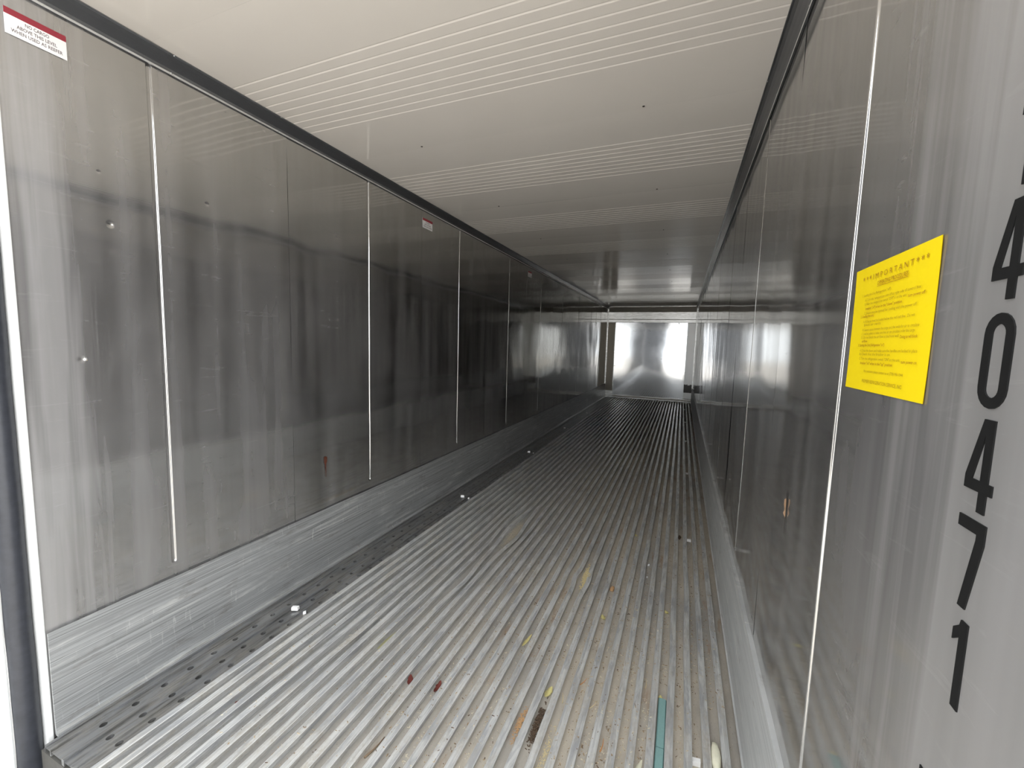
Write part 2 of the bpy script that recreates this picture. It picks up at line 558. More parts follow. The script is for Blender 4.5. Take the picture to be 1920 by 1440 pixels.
for k in range(32):
    re_ = 2.233 - 0.0624 * k
    x0, x1 = re_ - RW, re_
    dn = [d for d in DENTS if abs(d[0] - re_) < 0.02]
    rr = random.Random(k)
    cx = (x0 + x1) / 2
    prof = [(x0, -0.0012), (x0 + 0.0016, 0.0), (x1 - 0.0016, 0.0), (x1, -0.0012), (x1, -0.0045), (cx + 0.006, -0.0065), (cx + 0.006, -GD - 0.004),
            (cx - 0.006, -GD - 0.004), (cx - 0.006, -0.0065), (x0, -0.0045)]
    ph, am = rr.uniform(0, 6), rr.uniform(0.0004, 0.0012)
    def dsp(i, x, y, z, dn=dn, ph=ph, am=am):
        s = am * math.sin(y * 2.1 + ph) + am * 0.6 * math.sin(y * 7.3 + ph * 2)
        dz = 0.0
        for (_, yc, sp, sh, sk) in dn:
            w_ = math.exp(-((y - yc) / sp) ** 2)
            s += sh * w_
            dz -= sk * w_
        if z > -0.01:
            return x + s, z + dz
        return x + s * 0.7, z
    ys = lin(0.108, L - 0.03, 240 if dn else 60)
    ro = extrude_y('floor_rail', prof, ys, M_RAIL, floor, dsp)
    ro.data.materials.append(M_EDGE)                                   # worn arrises, their lit edge lines put into the colour
    n_ = len(prof)
    ro.data.polygons.foreach_set('material_index', [1 if (q < (len(ys) - 1) * n_ and q % n_ in (0, 2)) else 0 for q in range(len(ro.data.polygons))])
    rails.append(ro)

# perforated strip along the left kick plate: three rows of drilled holes, low ridges between
ROWS = [(0.036, 0.150, 0.108), (0.160, 0.214, 0.190), (0.226, 0.266, 0.2475)]
v, f = [], []
PIT = 0.0975
for ri, (xa, xb, xc) in enumerate(ROWS):
    y = 0.30 - PIT - 0.034 + (0.0 if ri else 0.017)
    while y < L - 0.12:
        yc = y + PIT / 2
        base = len(v)
        per = []
        for (px, py, qx, qy) in ((xa, y, xb, y), (xb, y, xb, y + PIT), (xb, y + PIT, xa, y + PIT), (xa, y + PIT, xa, y)):
            for t in range(4):
                per.append((px + (qx - px) * t / 4, py + (qy - py) * t / 4))
        rad = 0.0105
        for (px, py) in per:
            v.append((px, py, -0.007))
        for (px, py) in per:
            a = math.atan2((py - yc) / (PIT), (px - xc) / (xb - xa))
            v.append((xc + rad * math.cos(a), yc + rad * 1.15 * math.sin(a), -0.007))
        for (px, py) in per:
            a = math.atan2((py - yc) / (PIT), (px - xc) / (xb - xa))
            v.append((xc + rad * math.cos(a), yc + rad * 1.15 * math.sin(a), -0.026))
        for i in range(16):
            n_ = (i + 1) % 16
            f.append((base + i, base + n_, base + 16 + n_, base + 16 + i))
            f.append((base + 16 + i, base + 16 + n_, base + 32 + n_, base + 32 + i))
        base = len(v)
        y += PIT
for (xa, xb, xc) in ROWS:
    y1 = 0.30 - PIT - 0.034 + (0.0 if xc > 0.15 else 0.017)
    q = len(v)
    v += [(xa, 0.108, -0.007), (xb, 0.108, -0.007), (xb, y1, -0.007), (xa, y1, -0.007)]
    f.append((q, q + 1, q + 2, q + 3))
strip = obj('perforated_strip', v, f, M_STRIP, floor)
for (xa, xb) in ((0.034, 0.040), (0.070, 0.076), (0.147, 0.163), (0.211, 0.229)):
    zt = 0.001
    extrude_y('edge_ridge', [(xa, -0.002), (xa + 0.001, zt), (xb - 0.001, zt), (xb, -0.002), (xb, -0.024), (xa, -0.024)], lin(0.108, L - 0.05, 12), M_STRIP, floor)

# ---- front bulkhead
wbk = struct(box('wall_back', (-0.05, W + 0.05, L, L + 0.12, -0.12, H + 0.05), M_DARKST))
def bulge(name, x0, x1, z0, z1, y, amp, mat, parent, nx=26, nz=30):
    v, f = [], []
    for i in range(nx):
        for j in range(nz):
            s, t = i / (nx - 1), j / (nz - 1)
            e = math.sin(math.pi * s) * math.sin(math.pi * t)
            d = amp * e + 0.0012 * math.sin(s * 7 + 1.3) * math.sin(t * 5 + s * 2) + 0.0008 * math.sin(t * 11 + s * 6)
            v.append((x0 + (x1 - x0) * s, y - d, z0 + (z1 - z0) * t))
    for i in range(nx - 1):
        for j in range(nz - 1):
            a = i * nz + j
            f.append((a, a + nz, a + nz + 1, a + 1))
    return obj(name, v, f, mat, parent, smooth=True)
bulge('bulkhead_panel', 0.2205, 2.0755, 0.091, 2.1075, L - 0.006, 0.004, M_MIRROR, wbk)
box('side_duct', (0.018, 0.205, L - 0.006, L + 0.01, 0.20, 2.085), M_DARKST, wbk)
box('side_flange', (0.207, 0.220, L - 0.016, L + 0.01, 0.05, 2.10), M_BACK, wbk)
box('corner_angle', (0.0, 0.017, L - 0.030, L + 0.01, 0.03, 2.53), M_BACK, wbk)
box('duct_foot', (0.018, 0.206, L - 0.012, L + 0.01, 0.045, 0.19), M_BACK, wbk)

M_RSTRIP, nt, b = new_mat('bulkhead_worn_strip')
g = nt.nodes.new('ShaderNodeNewGeometry')
sx = nt.nodes.new('ShaderNodeSeparateXYZ')
nt.links.new(g.outputs['Position'], sx.inputs[0])
low = mapr(nt, sx.outputs['Z'], 0.42, 0.56, 1.0, 0.0)
low2 = mapr(nt, sx.outputs['Z'], 0.25, 0.27, 0.0, 1.0)
n1 = noise(nt, (22, 22, 22), 5, 0.7)
grime = math_n(nt, 'GREATER_THAN', math_n(nt, 'ADD', math_n(nt, 'MULTIPLY', math_n(nt, 'MULTIPLY', low, low2), 0.62), math_n(nt, 'MULTIPLY', n1, 0.5)), 0.62)
nt.links.new(mixc(nt, grime, (0.80, 0.79, 0.76), (0.07, 0.055, 0.04)), b.inputs['Base Color'])
nt.links.new(mapr(nt, grime, 0, 1, 0.45, 0.0), b.inputs['Metallic'])
b.inputs['Roughness'].default_value = 0.35
box('side_strip', (2.076, 2.272, L - 0.014, L + 0.01, 0.10, 2.10), M_RSTRIP, wbk)
box('corner_angle', (W - 0.016, W, L - 0.030, L + 0.01, 0.03, 2.53), M_BACK, wbk)
box('cross_rail', (0.018, W - 0.018, L - 0.022, L + 0.01, 2.108, 2.185), M_BACK, wbk, 0.004)
box('cross_band', (0.018, W - 0.018, L - 0.026, L + 0.01, 2.195, 2.390), M_BACK, wbk, 0.004)
for z in (2.418, 2.446, 2.474, 2.502):
    box('vent_slat', (0.018, W - 0.018, L - 0.020, L - 0.004, z, z + 0.007), M_GRILLE, wbk)
v, f = [], []
for i in range(150):
    x = 0.03 + i * (W - 0.06) / 149
    bv, bf = box_geo(x - 0.0018, x + 0.0018, L - 0.012, L - 0.006, 2.392, 2.53)
    f += [tuple(q + len(v) for q in face) for face in bf]
    v += bv
vm = obj('vent_wires', v, f, M_GRILLE, wbk)
vm['kind'] = 'stuff'
box('head_rail', (0.018, W - 0.018, L - 0.024, L + 0.01, 2.528, 2.5395), M_BACK, wbk, 0.002)
box('sill_rail', (0.018, W - 0.018, L - 0.030, L + 0.01, 0.060, 0.090), M_BACK, wbk, 0.004)
box('sill_rail', (0.018, W - 0.018, L - 0.045, L + 0.01, 0.004, 0.040), M_BACK, wbk, 0.004)
b0 = None
for (x, z) in ((1.145, 1.892), (1.145, 1.565), (1.469, 1.137), (0.93, 2.095), (0.734, 1.887), (0.422, 2.09), (1.482, 2.09), (2.085, 1.344), (0.30, 1.60),
               (1.86, 2.09), (2.085, 0.80), (2.085, 1.75), (0.245, 0.9)):
    if b0 is None:
        b0 = dome('bolt', 0.013, 0.008, M_CHROME, wbk, (x, L - 0.0095, z), (0, -1, 0))
    else:
        share(b0, wbk, (x, L - 0.0095, z), b0.rotation_euler)

# ---- door frame at the near left: jamb strip, rubber seal, white corner post
door = struct(box('door_1', (-0.30, -0.030, -0.35, 0.062, -0.25, H + 0.12), M_SHELL, None, 0.006))
box('jamb_strip', (-0.050, 0.0035, 0.1255, 0.1435, -0.25, H + 0.02), M_SHELL, door, 0.003)
sv = []
for i in range(15):
    a = math.radians(-100 + 200 * i / 14)
    sv.append((-0.030 + 0.030 * math.cos(a), 0.0935 + 0.0315 * math.sin(a)))
seal = extrude_y('seal', [(0, 0), (1, 0), (1, 1)], [0, 1], M_RUBBER, door)     # replaced below by an upright sweep
v, f = [], []
zs = lin(-0.30, H + 0.03, 64)
for z in zs:
    w_ = 0.0012 * math.sin(z * 9) + 0.0008 * math.sin(z * 23 + 1)
    for (x, y) in sv:
        v.append((x + w_, y, z))
n = len(sv)
for j in range(len(zs) - 1):
    for i in range(n - 1):
        f.append((j * n + i, j * n + i + 1, j * n + n + i + 1, j * n + n + i))
me = bpy.data.meshes.new('seal')
me.from_pydata(v, [], f)
me.materials.append(M_RUBBER)
me.polygons.foreach_set('use_smooth', [True] * len(me.polygons))
seal.data = me

# ================================================================== THINGS ON THE WALLS
def text_mesh(txt, size, bold=0.0, align='LEFT', line=1.0, width=1.0):
    c = bpy.data.curves.new('lettering', 'FONT')
    c.body = txt
    c.size = size
    c.align_x = align
    c.space_line = line
    c.offset = bold
    c.resolution_u = 2
    o = bpy.data.objects.new('lettering', c)
    COL.objects.link(o)
    dg = bpy.context.evaluated_depsgraph_get()
    me = bpy.data.meshes.new_from_object(o.evaluated_get(dg))
    vs = [v.co.copy() for v in me.vertices]
    fs = [tuple(p.vertices) for p in me.polygons]
    bpy.data.objects.remove(o)
    bpy.data.curves.remove(c)
    bpy.data.meshes.remove(me)
    return [(v.x * width, v.y) for v in vs], fs

def fit(txt, h, width, align='LEFT', bold=0.0):
    """one line of lettering scaled to an exact width (m) and letter height"""
    vs, fs = text_mesh(txt, h / 0.72, bold, 'LEFT')
    x0, x1 = min(v[0] for v in vs), max(v[0] for v in vs)
    k = width / (x1 - x0)
    off = {'LEFT': 0, 'CENTER': -width / 2}[align]
    return [((v[0] - x0) * k + off, v[1]) for v in vs], fs

def put_right(name, items, mat, parent, lift):
    """lettering on the right wall (reads towards -y); items: (verts, faces, y_start, z_base)"""
    v, f = [], []
    for vs, fs, ys, zb in items:
        f += [tuple(i + len(v) for i in q) for q in fs]
        v += [(-lift, ys - a, zb + c) for a, c in vs]
    return obj(name, v, f, mat, parent)

# yellow instruction sheet (letter size, landscape)
M_YEL = simple('yellow_paper', (0.92, 0.70, 0.0), 0.55, 0.0, 0.015, 8)
M_INK = simple('faded_brown_ink', (0.34, 0.20, 0.0), 0.7)
M_INKB = simple('bold_brown_ink', (0.40, 0.19, 0.0), 0.7)
v, f = [], []
SY0, SY1, SZ0, SZ1 = 0.2095, 0.4925, 1.3610, 1.5795
ny, nz = 9, 7
for i in range(ny):
    for j in range(nz):
        s, t = i / (ny - 1), j / (nz - 1)
        v.append((-0.0004 - 0.0012 * (t ** 6) - 0.0008 * (1 - t) ** 6, SY0 + (SY1 - SY0) * s - 0.35, SZ0 + (SZ1 - SZ0) * t - 1.36))
for i in range(ny - 1):
    for j in range(nz - 1):
        a = i * nz + j
        f.append((a, a + 1, a + nz + 1, a + nz))
n = len(v)
v += [(x + 0.0004, y, z) for x, y, z in v]
f += [tuple(q + n for q in face[::-1]) for face in f]
sheet = tag(obj('instruction_sheet', v, f, M_YEL, None, (W - 0.0005, 0.35, 1.36), True),
            'yellow paper instruction sheet headed IMPORTANT, taped to the right steel wall', 'notice')
def ty(y):
    return y - 0.35
def tz(z):
    return z - 1.36
L1 = 0.0027
put_right('heading', [(*fit('I M P O R T A N T', 0.0095, 0.137, bold=0.0), ty(0.4110), tz(1.5535))], M_INKB, sheet, L1)
for y in (0.4530, 0.4392, 0.4258, 0.2670, 0.2536, 0.2407):
    put_right('asterisk', [(*fit('*', 0.011, 0.006, bold=0.0002), ty(y), tz(1.5515))], M_INKB, sheet, L1)
sub = put_right('subheading', [(*fit('OPERATING PROCEDURES', 0.0070, 0.104, bold=0.0001), ty(0.3909), tz(1.5413))], M_INKB, sheet, L1)
ul = [(-L1, ty(0.3909), tz(1.5390)), (-L1, ty(0.2870), tz(1.5390)), (-L1, ty(0.2870), tz(1.5399)), (-L1, ty(0.3909), tz(1.5399))]
obj('underline', ul, [(0, 1, 2, 3)], M_INKB, sheet)
LINES = [
    ('1. Loading the Unit (Refrigeration "off")', 0.4482, 0.3378, 1.5292, 0), ('A. Turn the refrigeration unit off at right side of control box', 0.4356, 0.2457, 1.5203, 0),
    ('B. After the refrigeration switch "OFF" is on the unit,', 0.4350, 0.2830, 1.5132, 0), ('turn power off', 0.2797, 0.2329, 1.5112, 1),
    ('breaker "off" when in the "down" position', 0.4300, 0.2963, 1.5050, 1), ('C. Doors may be opened for loading with the power off', 0.4338, 0.2525, 1.4970, 0),
    ('2. Loading the unit', 0.4470, 0.3922, 1.4917, 1), ('A. All cargo must be loaded below the red load line.  Do not', 0.4327, 0.2536, 1.4823, 0),
    ('block air vents', 0.4278, 0.3613, 1.4763, 0), ('B. Leave a space between the cargo and the walls for air to circulate', 0.4317, 0.2387, 1.4676, 0),
    ('C. Load on pallets to make sure that air can circulate under the cargo', 0.4344, 0.2485, 1.4607, 0), ('D. Do not block the air flow at the front wall.', 0.4338, 0.2930, 1.4540, 0),
    ('Doing so will block', 0.2892, 0.2397, 1.4520, 1), ('airflow', 0.4303, 0.4069, 1.4478, 1),
    ('3. Starting the Unit (Refrigeration "on")', 0.4454, 0.3388, 1.4406, 1), ('A. Close the doors and make sure the handles are locked in place', 0.4354, 0.2355, 1.4312, 0),
    ('B. Check that the breaker is on', 0.4349, 0.3164, 1.4250, 0), ('C. Turn the refrigeration switch "ON" at the unit,', 0.4345, 0.2815, 1.4172, 0),
    ('turn power on', 0.2783, 0.2338, 1.4150, 1), ('breaker "on" when in the "up" position', 0.4276, 0.3046, 1.4092, 1),
    ('Any questions please contact us at (770) 996-1044', 0.4090, 0.2682, 1.3957, 0), ('PREMIER REFRIGERATION SERVICE, INC', 0.4117, 0.2680, 1.3782, 0)]
for (tx_, ya, yb, zc, bd) in LINES:
    hh = 0.0058 if tx_.startswith('PREM') else 0.0046
    put_right('print_line', [(*fit(tx_, hh, ya - yb, bold=0.0001 if bd else 0.0), ty(ya), tz(zc - hh * 0.5))], M_INKB if bd else M_INK, sheet, L1)

# black stencilled number running down the right wall
M_BLK = simple('black_vinyl', (0.010, 0.010, 0.010), 0.6, 0.0, 0.3)
M_BLK.node_tree.nodes['Principled BSDF'].inputs['Specular IOR Level'].default_value = 0.2
num = bpy.data.objects.new('container_number', None)
COL.objects.link(num)
num.location = (W, 0.085, 1.04)
num.empty_display_size = 0.05
tag(num, 'column of tall black digits reading 140471 on the right steel wall', 'number decal')
DW, DH = 0.0437, 0.0995
def digit(polys, y_left, z_low, holes=None):
    """outline polygons in unit digit space -> thin solid letters on the right wall"""
    v, f = [], []
    for pl in polys:
        n0, k = len(v), len(pl)
        for (a, c) in pl:
            v.append((-0.0010, y_left - a * DW - 0.085, z_low + c * DH - 1.04))
        for (a, c) in pl:
            v.append((0.0012, y_left - a * DW - 0.085, z_low + c * DH - 1.04))
        f.append(tuple(range(n0, n0 + k)))
        for i in range(k):
            j = (i + 1) % k
            f.append((n0 + i, n0 + k + i, n0 + k + j, n0 + j))
    return obj('digit', v, f, M_BLK, num)
FOUR = [[(0.56, 0), (0.83, 0), (0.83, 0.215), (0.56, 0.215)], [(0.56, 0.335), (0.83, 0.335), (0.83, 1), (0.56, 1)],
        [(0.0, 0.215), (1.0, 0.215), (1.0, 0.335), (0.0, 0.335)], [(0.0, 0.335), (0.25, 0.335), (0.56, 0.84), (0.56, 1.0), (0.444, 1.0), (0.0, 0.36)]]
ONE = [[(0.56, 0), (0.83, 0), (0.83, 1), (0.56, 1)], [(0.56, 1.0), (0.52, 0.93), (0.30, 0.855), (0.30, 0.71), (0.56, 0.795)]]
SEVEN = [[(0, 0.865), (1, 0.865), (1, 1), (0, 1)], [(0.36, 0), (0.64, 0), (1.0, 0.79), (1.0, 0.865), (0.71, 0.865), (0.71, 0.80)]]
zero = []
def rr_pts(x0, x1, z0, z1, rx, rz, n=6):
    p = []
    for (cx_, cz_, a0) in ((x1 - rx, z1 - rz, 0), (x0 + rx, z1 - rz, 90), (x0 + rx, z0 + rz, 180), (x1 - rx, z0 + rz, 270)):
        for i in range(n):
            a = math.radians(a0 + 90 * i / (n - 1))
            p.append((cx_ + rx * math.cos(a), cz_ + rz * math.sin(a)))
    return p
oo, ii = rr_pts(0, 1, 0, 1, 0.5, 0.22), rr_pts(0.27, 0.73, 0.115, 0.885, 0.23, 0.10)
for i in range(len(oo)):
    j = (i + 1) % len(oo)
    if oo[i] != oo[j]:
        zero.append([oo[i], oo[j], ii[j], ii[i]])
zs_ = [(ONE, 0.1070, 1.5960), (FOUR, 0.1075, 1.4840), (zero, 0.1065, 1.3715), (FOUR, 0.1070, 1.2608), (SEVEN, 0.1077, 1.1517), (ONE, 0.1060, 1.0397)]
for pl, yl, zl in zs_:
    digit(pl, yl, zl)
# box round the check digit, just entering the frame at the foot
bv = [(0, 0), (1.55, 0), (1.55, 1.3), (0, 1.3)]
bi = [(0.12, 0.06), (1.43, 0.06), (1.43, 1.24), (0.12, 1.24)]
digit([[bv[i], bv[(i + 1) % 4], bi[(i + 1) % 4], bi[i]] for i in range(4)], 0.1185, 0.9278 - 1.3 * DH).name = 'digit_frame'

# load-level stickers on the left wall
M_STK = simple('sticker_white', (0.86, 0.84, 0.83), 0.5, 0.0, 0.02)
M_RED = simple('sticker_dark_red', (0.30, 0.03, 0.045), 0.5, 0.0, 0.05)
M_SINK = simple('sticker_grey_ink', (0.17, 0.14, 0.14), 0.6)
def sticker(y0, label, with_band=True):
    root = obj('load_level_sticker', *box_geo(0.0, 0.0008, 0, 0.1405, 0, 0.0765), M_STK, None, (0.0002, y0, 2.3385))
    tag(root, label, 'sticker', 'load level stickers on the left wall')
    if with_band:
        obj('red_band', *box_geo(0.0008, 0.0012, 0, 0.1405, 0.0575, 0.0765), M_RED, root)
    v, f = [], []
    for tx, a, b2, z in (('NO CARGO', 0.045, 0.099, 0.0425), ('ABOVE THIS LEVEL', 0.026, 0.117, 0.0265), ('WHEN USED AS REEFER', 0.013, 0.130, 0.0105)):
        vs, fs = fit(tx, 0.0105, b2 - a, bold=0.0002)
        f += [tuple(i + len(v) for i in q) for q in fs]
        v += [(0.0012, a + p, z + q) for p, q in vs]
    obj('lettering', v, f, M_SINK, root)
    return root
sticker(0.1665, 'white and dark red warning sticker at top left, nearest the door frame')
sticker(2.3890, 'white and dark red warning sticker on the third steel panel of the left wall')
sticker(4.8480, 'smallest and farthest white warning sticker high on the left wall')

# splinter of wood stuck in a tear of the right wall
M_WOOD = simple('splinter_wood', (0.30, 0.18, 0.10), 0.7, 0.0, 0.4)
M_TEAR = simple('dark_tear', (0.03, 0.022, 0.018), 0.8)
pts = [(0.0, 0.035), (0.004, 0.030), (0.006, 0.010), (0.004, -0.010), (0.002, -0.032), (-0.004, -0.045), (-0.006, -0.030), (-0.004, -0.005), (-0.004, 0.018)]
v = [(-0.0005, a * 0.6, c * 0.7) for a, c in pts] + [(-0.005 + 0.003 * (i % 2), a * 0.3, c * 0.62) for i, (a, c) in enumerate(pts)]
k = len(pts)
f = [tuple(range(k, 2 * k))] + [(i, (i + 1) % k, k + (i + 1) % k, k + i) for i in range(k)]
spl = tag(obj('wood_splinter', v, f, M_WOOD, None, (W - 0.0004, 0.858, 0.985)), 'short brown wood splinter stuck to the right wall above the kick plate', 'splinter')
tear = [(-0.0003, -0.002, 0.045), (-0.0003, -0.006, 0.03), (-0.0003, -0.007, -0.03), (-0.0003, -0.006, -0.08), (-0.0003, -0.005, -0.08), (-0.0003, -0.003, 0.0), (-0.0003, 0.001, 0.040)]
obj('tear', tear, [tuple(range(len(tear)))], M_TEAR, spl)

# ================================================================== THINGS ON THE FLOOR
ZG = -GD
# white clips in the channels at both sides
M_CLIP = simple('white_plastic', (0.92, 0.91, 0.89), 0.4, 0.0, 0.03)
cv = [(-.0165, -.010, 0), (.0165, -.006, 0), (.0165, .011, 0), (-.0165, .007, 0), (-.0160, -.009, .018), (.0160, -.005, .018), (.0160, .010, .018), (-.0160, .006, .018)]
cf = [(0, 3, 2, 1), (4, 5, 6, 7), (0, 1, 5, 4), (1, 2, 6, 5), (2, 3, 7, 6), (3, 0, 4, 7)]
ordn = ['nearest', 'second', 'third', 'fourth', 'fifth', 'farthest']
c0 = None
for k in range(6):
    y = 0.985 + 1.832 * k
    if c0 is None:
        c0 = obj('channel_clip', cv, cf, M_CLIP, None, (2.121, y, ZG))
        c = c0
    else:
        c = share(c0, None, (2.121, y, ZG))
    tag(c, '%s white plastic clip in the channel beside the right kick plate' % ordn[k], 'clip', 'white clips in the right channel')
for k in range(5):
    y = 0.985 + 1.80 * k
    c = share(c0, None, (0.188, y, 0.0012))
    tag(c, '%s white plastic clip on the perforated strip by the left kick plate' % ordn[k].replace('fifth', 'farthest'), 'clip', 'white clips on the left strip')
    c.rotation_euler = (0, 0, 0.3)
    d = share(c0, None, (0.2475, y + 0.005, -0.007), (0, 0, 0.9))
    d.scale = (0.45, 0.6, 0.7)
    tag(d, '%s tiny white knob right of a clip on the left perforated strip' % ordn[k].replace('fifth', 'farthest'), 'knob', 'white knobs on the left strip')

def blob(name, mat, loc, sx, sy, sz, seed, label, cat, n=10, rows=5, rough=0.25, rz=0.0, group=None):
    """lumpy pebble-like piece resting on the channel bottom"""
    r = random.Random(seed)
    v, f = [], []
    for j in range(rows):
        t = j / (rows - 1)
        for i in range(n):
            a = math.tau * i / n
            q = math.sin(math.pi * (0.12 + 0.80 * t)) * (1 + r.uniform(-rough, rough))
            v.append((sx * q * math.cos(a), sy * q * math.sin(a), sz * (1 - math.cos(math.pi * t)) / 2 * (1 + r.uniform(-rough, rough) * 0.3)))
    for j in range(rows - 1):
        for i in range(n):
            f.append((j * n + i, j * n + (i + 1) % n, j * n + n + (i + 1) % n, j * n + n + i))
    f.append(tuple(range(n - 1, -1, -1)))
    f.append(tuple(range((rows - 1) * n, rows * n)))
    o = obj(name, v, f, mat, None, loc, True)
    o.rotation_euler = (0, 0, rz)
    return tag(o, label, cat, group)

def leaf(name, mat, loc, ln, wd, rz, seed, label, curl=0.3, cat='leaf', thick=0.0006):
    """curled leaf blade with a raised midrib, own thickness"""
    r = random.Random(seed)
    n = 9
    v, f = [], []
    for k in range(n):
        t = k / (n - 1)
        w_ = wd * 0.5 * math.sin(math.pi * (0.06 + 0.9 * t)) ** 0.8
        y = (t - 0.5) * ln
        z = curl * wd * (1 - math.cos((t - 0.5) * 3)) + thick
        jl, jr = r.uniform(0.8, 1.2), r.uniform(0.8, 1.2)
        v += [(-w_ * jl, y, z + curl * w_ * jl), (0, y, z), (w_ * jr, y, z + curl * w_ * jr)]
    m = len(v)
    v += [(x, y, z - thick) for x, y, z in v]
    for k in range(n - 1):
        for s in (0, 1):
            a = k * 3 + s
            f.append((a, a + 1, a + 4, a + 3))
            f.append((m + a + 3, m + a + 4, m + a + 1, m + a))
        f.append((k * 3, k * 3 + 3, m + k * 3 + 3, m + k * 3))
        f.append((k * 3 + 2, m + k * 3 + 2, m + k * 3 + 5, k * 3 + 5))
    o = obj(name, v, f, mat, None, loc, True)
    o.rotation_euler = (0, 0, rz)
    return tag(o, label, cat)

def straw(name, mat, loc, ln, r0, rz, label, cat='straw', bend=0.1):
    v, f = [], []
    n, m = 7, 6
    for k in range(n):
        t = k / (n - 1)
        rr = r0 * (1.0 - 0.6 * t)
        for i in range(m):
            a = math.tau * i / m
            v.append((bend * ln * math.sin(math.pi * t) * 0.5 + rr * math.cos(a), (t - 0.5) * ln, r0 + rr * math.sin(a)))
    for k in range(n - 1):
        for i in range(m):
            f.append((k * m + i, k * m + (i + 1) % m, k * m + m + (i + 1) % m, k * m + m + i))
    f += [tuple(range(m - 1, -1, -1)), tuple(range((n - 1) * m, n * m))]
    o = obj(name, v, f, mat, None, loc, True)
    o.rotation_euler = (0, 0, rz)
    return tag(o, label, cat)

def clear_x(x, half):
    """nearest x that keeps a piece inside a channel between two rails"""
    k = round((2.233 - 0.0174 - x) / 0.0624 + 0.5)
    lo, hi = 2.233 - 0.0624 * (k), 2.233 - 0.0624 * (k) + 0.0624 - RW
    return min(max(x, lo + half), hi - half)

# teal strip lying in a channel, cracked across
M_TEAL = simple('teal_plastic', (0.21, 0.36, 0.345), 0.55, 0.0, 0.12, 120)
prof = [(-.0160, 0.0), (.0160, 0.0), (.0158, .019), (.0120, .0245), (-.0120, .0245), (-.0158, .019)]
tx = clear_x(1.990, 0.0172)
teal = bpy.data.objects.new('teal_strip', None)
COL.objects.link(teal)
teal.location = (tx, 0.80, ZG)
tag(teal, 'faded teal plastic strip cracked in two in a floor channel, bottom right', 'strip')
def tl(i, x, y, z):
    return x + 0.002 * math.sin(y * 6), z
extrude_y('strip_piece', prof, lin(0.175, 0.400, 10), M_TEAL, teal, tl)
extrude_y('strip_piece', prof, lin(-0.15, 0.172, 10), M_TEAL, teal, tl)

M_FOAM = simple('pale_foam', (0.80, 0.77, 0.60), 0.85, 0.0, 0.1, 90)
blob('foam_lump', M_FOAM, (clear_x(2.186, 0.0165), 1.02, ZG), 0.0170, 0.062, 0.036, 3, 'pale yellow foam lump in the channel next to the right kick plate', 'foam lump', 12, 7, 0.12)
M_SHV = simple('wood_shavings', (0.80, 0.64, 0.36), 0.8, 0.0, 0.35, 300)
M_SHO = simple('orange_crumb', (0.62, 0.38, 0.19), 0.85, 0.0, 0.3, 200)
M_YLF = simple('yellow_leaf', (0.74, 0.66, 0.28), 0.7, 0.0, 0.15, 150)
M_ORG = simple('orange_straw', (0.66, 0.30, 0.10), 0.7)
M_STRAW = simple('pale_straw', (0.76, 0.64, 0.40), 0.7)
M_RLF = simple('dry_red_leaf', (0.16, 0.035, 0.025), 0.75, 0.0, 0.4, 200)
M_BRN = simple('brown_clump', (0.10, 0.065, 0.04), 0.9, 0.0, 0.5, 160)
M_TWIG = simple('twig_bark', (0.24, 0.17, 0.11), 0.85)
M_PAP = simple('white_crumb', (0.90, 0.89, 0.88), 0.8)

# heaps of chips too many to count: each heap is one object
def heap(name, mat, loc, n, ly, lx, hz, size, seed, label, cat):
    r = random.Random(seed)
    v, f = [], []
    for i in range(n):
        t = r.gauss(0, 0.45)
        y0 = t * ly
        x0 = max(-lx, min(lx, r.gauss(0, lx * 0.55)))
        hh = max(0.0, hz * math.exp(-t * t * 1.2) * r.random())
        ln, wd, th = r.uniform(.3, 1) * size, r.uniform(.12, .3) * size, r.uniform(.04, .1) * size
        a, tl_ = r.uniform(0, 6.3), r.uniform(-0.6, 0.6)
        base = len(v)
        bx, bf = box_geo(-ln / 2, ln / 2, -wd / 2, wd / 2, 0, th)
        for (x, y, z) in bx:
            x2, z2 = x * math.cos(tl_) - z * math.sin(tl_), abs(x * math.sin(tl_)) + z
            v.append((max(-lx - .003, min(lx + .003, x0 + x2 * math.cos(a) - y * math.sin(a))), y0 + x2 * math.sin(a) + y * math.cos(a), hh + z2))
        f += [tuple(q + base for q in face) for face in bf]
    return tag(obj(name, v, f, mat, None, loc), label, cat, None, 'stuff')
heap('wood_shavings', M_SHV, (1.520, 1.99, ZG), 620, 0.15, 0.019, 0.030, 0.016, 11, 'small heap of yellow wood shavings between two bent floor rails', 'wood shavings')
heap('beige_dust', simple('beige_dust', (0.52, 0.46, 0.36), 0.9, 0.0, 0.25, 200), (0.8795, 2.36, ZG), 700, 0.26, 0.030, 0.012, 0.014, 77, 'long beige heap of dust and chips in the wide gap between bent rails', 'dust')
heap('rotten_leaf_clump', M_BRN, (clear_x(1.548, .016), 0.90, ZG), 260, 0.09, 0.012, 0.012, 0.014, 31, 'dark brown clump of rotten leaves in a channel at bottom centre', 'debris clump')
heap('orange_crumbs', M_SHO, (clear_x(1.485, .016), 0.88, ZG), 260, 0.08, 0.012, 0.008, 0.010, 32, 'orange tan crumbs in the channel left of the dark brown clump', 'crumbs')
heap('tan_crumbs', M_SHV, (clear_x(1.610, .016), 0.80, ZG), 150, 0.12, 0.012, 0.004, 0.008, 33, 'tan crumbs thinly spread in the channel right of the brown clump', 'crumbs')
blob('orange_lump', M_SHO, (clear_x(1.670, .014), 1.93, ZG), 0.012, 0.030, 0.013, 21, 'flat tan lump in the channel right of the wood shavings', 'debris lump')
blob('dark_chip', M_BRN, (clear_x(2.056, .011), 2.85, ZG), 0.011, 0.040, 0.011, 41, 'black chip in a channel two rails left of the second white clip', 'chip')
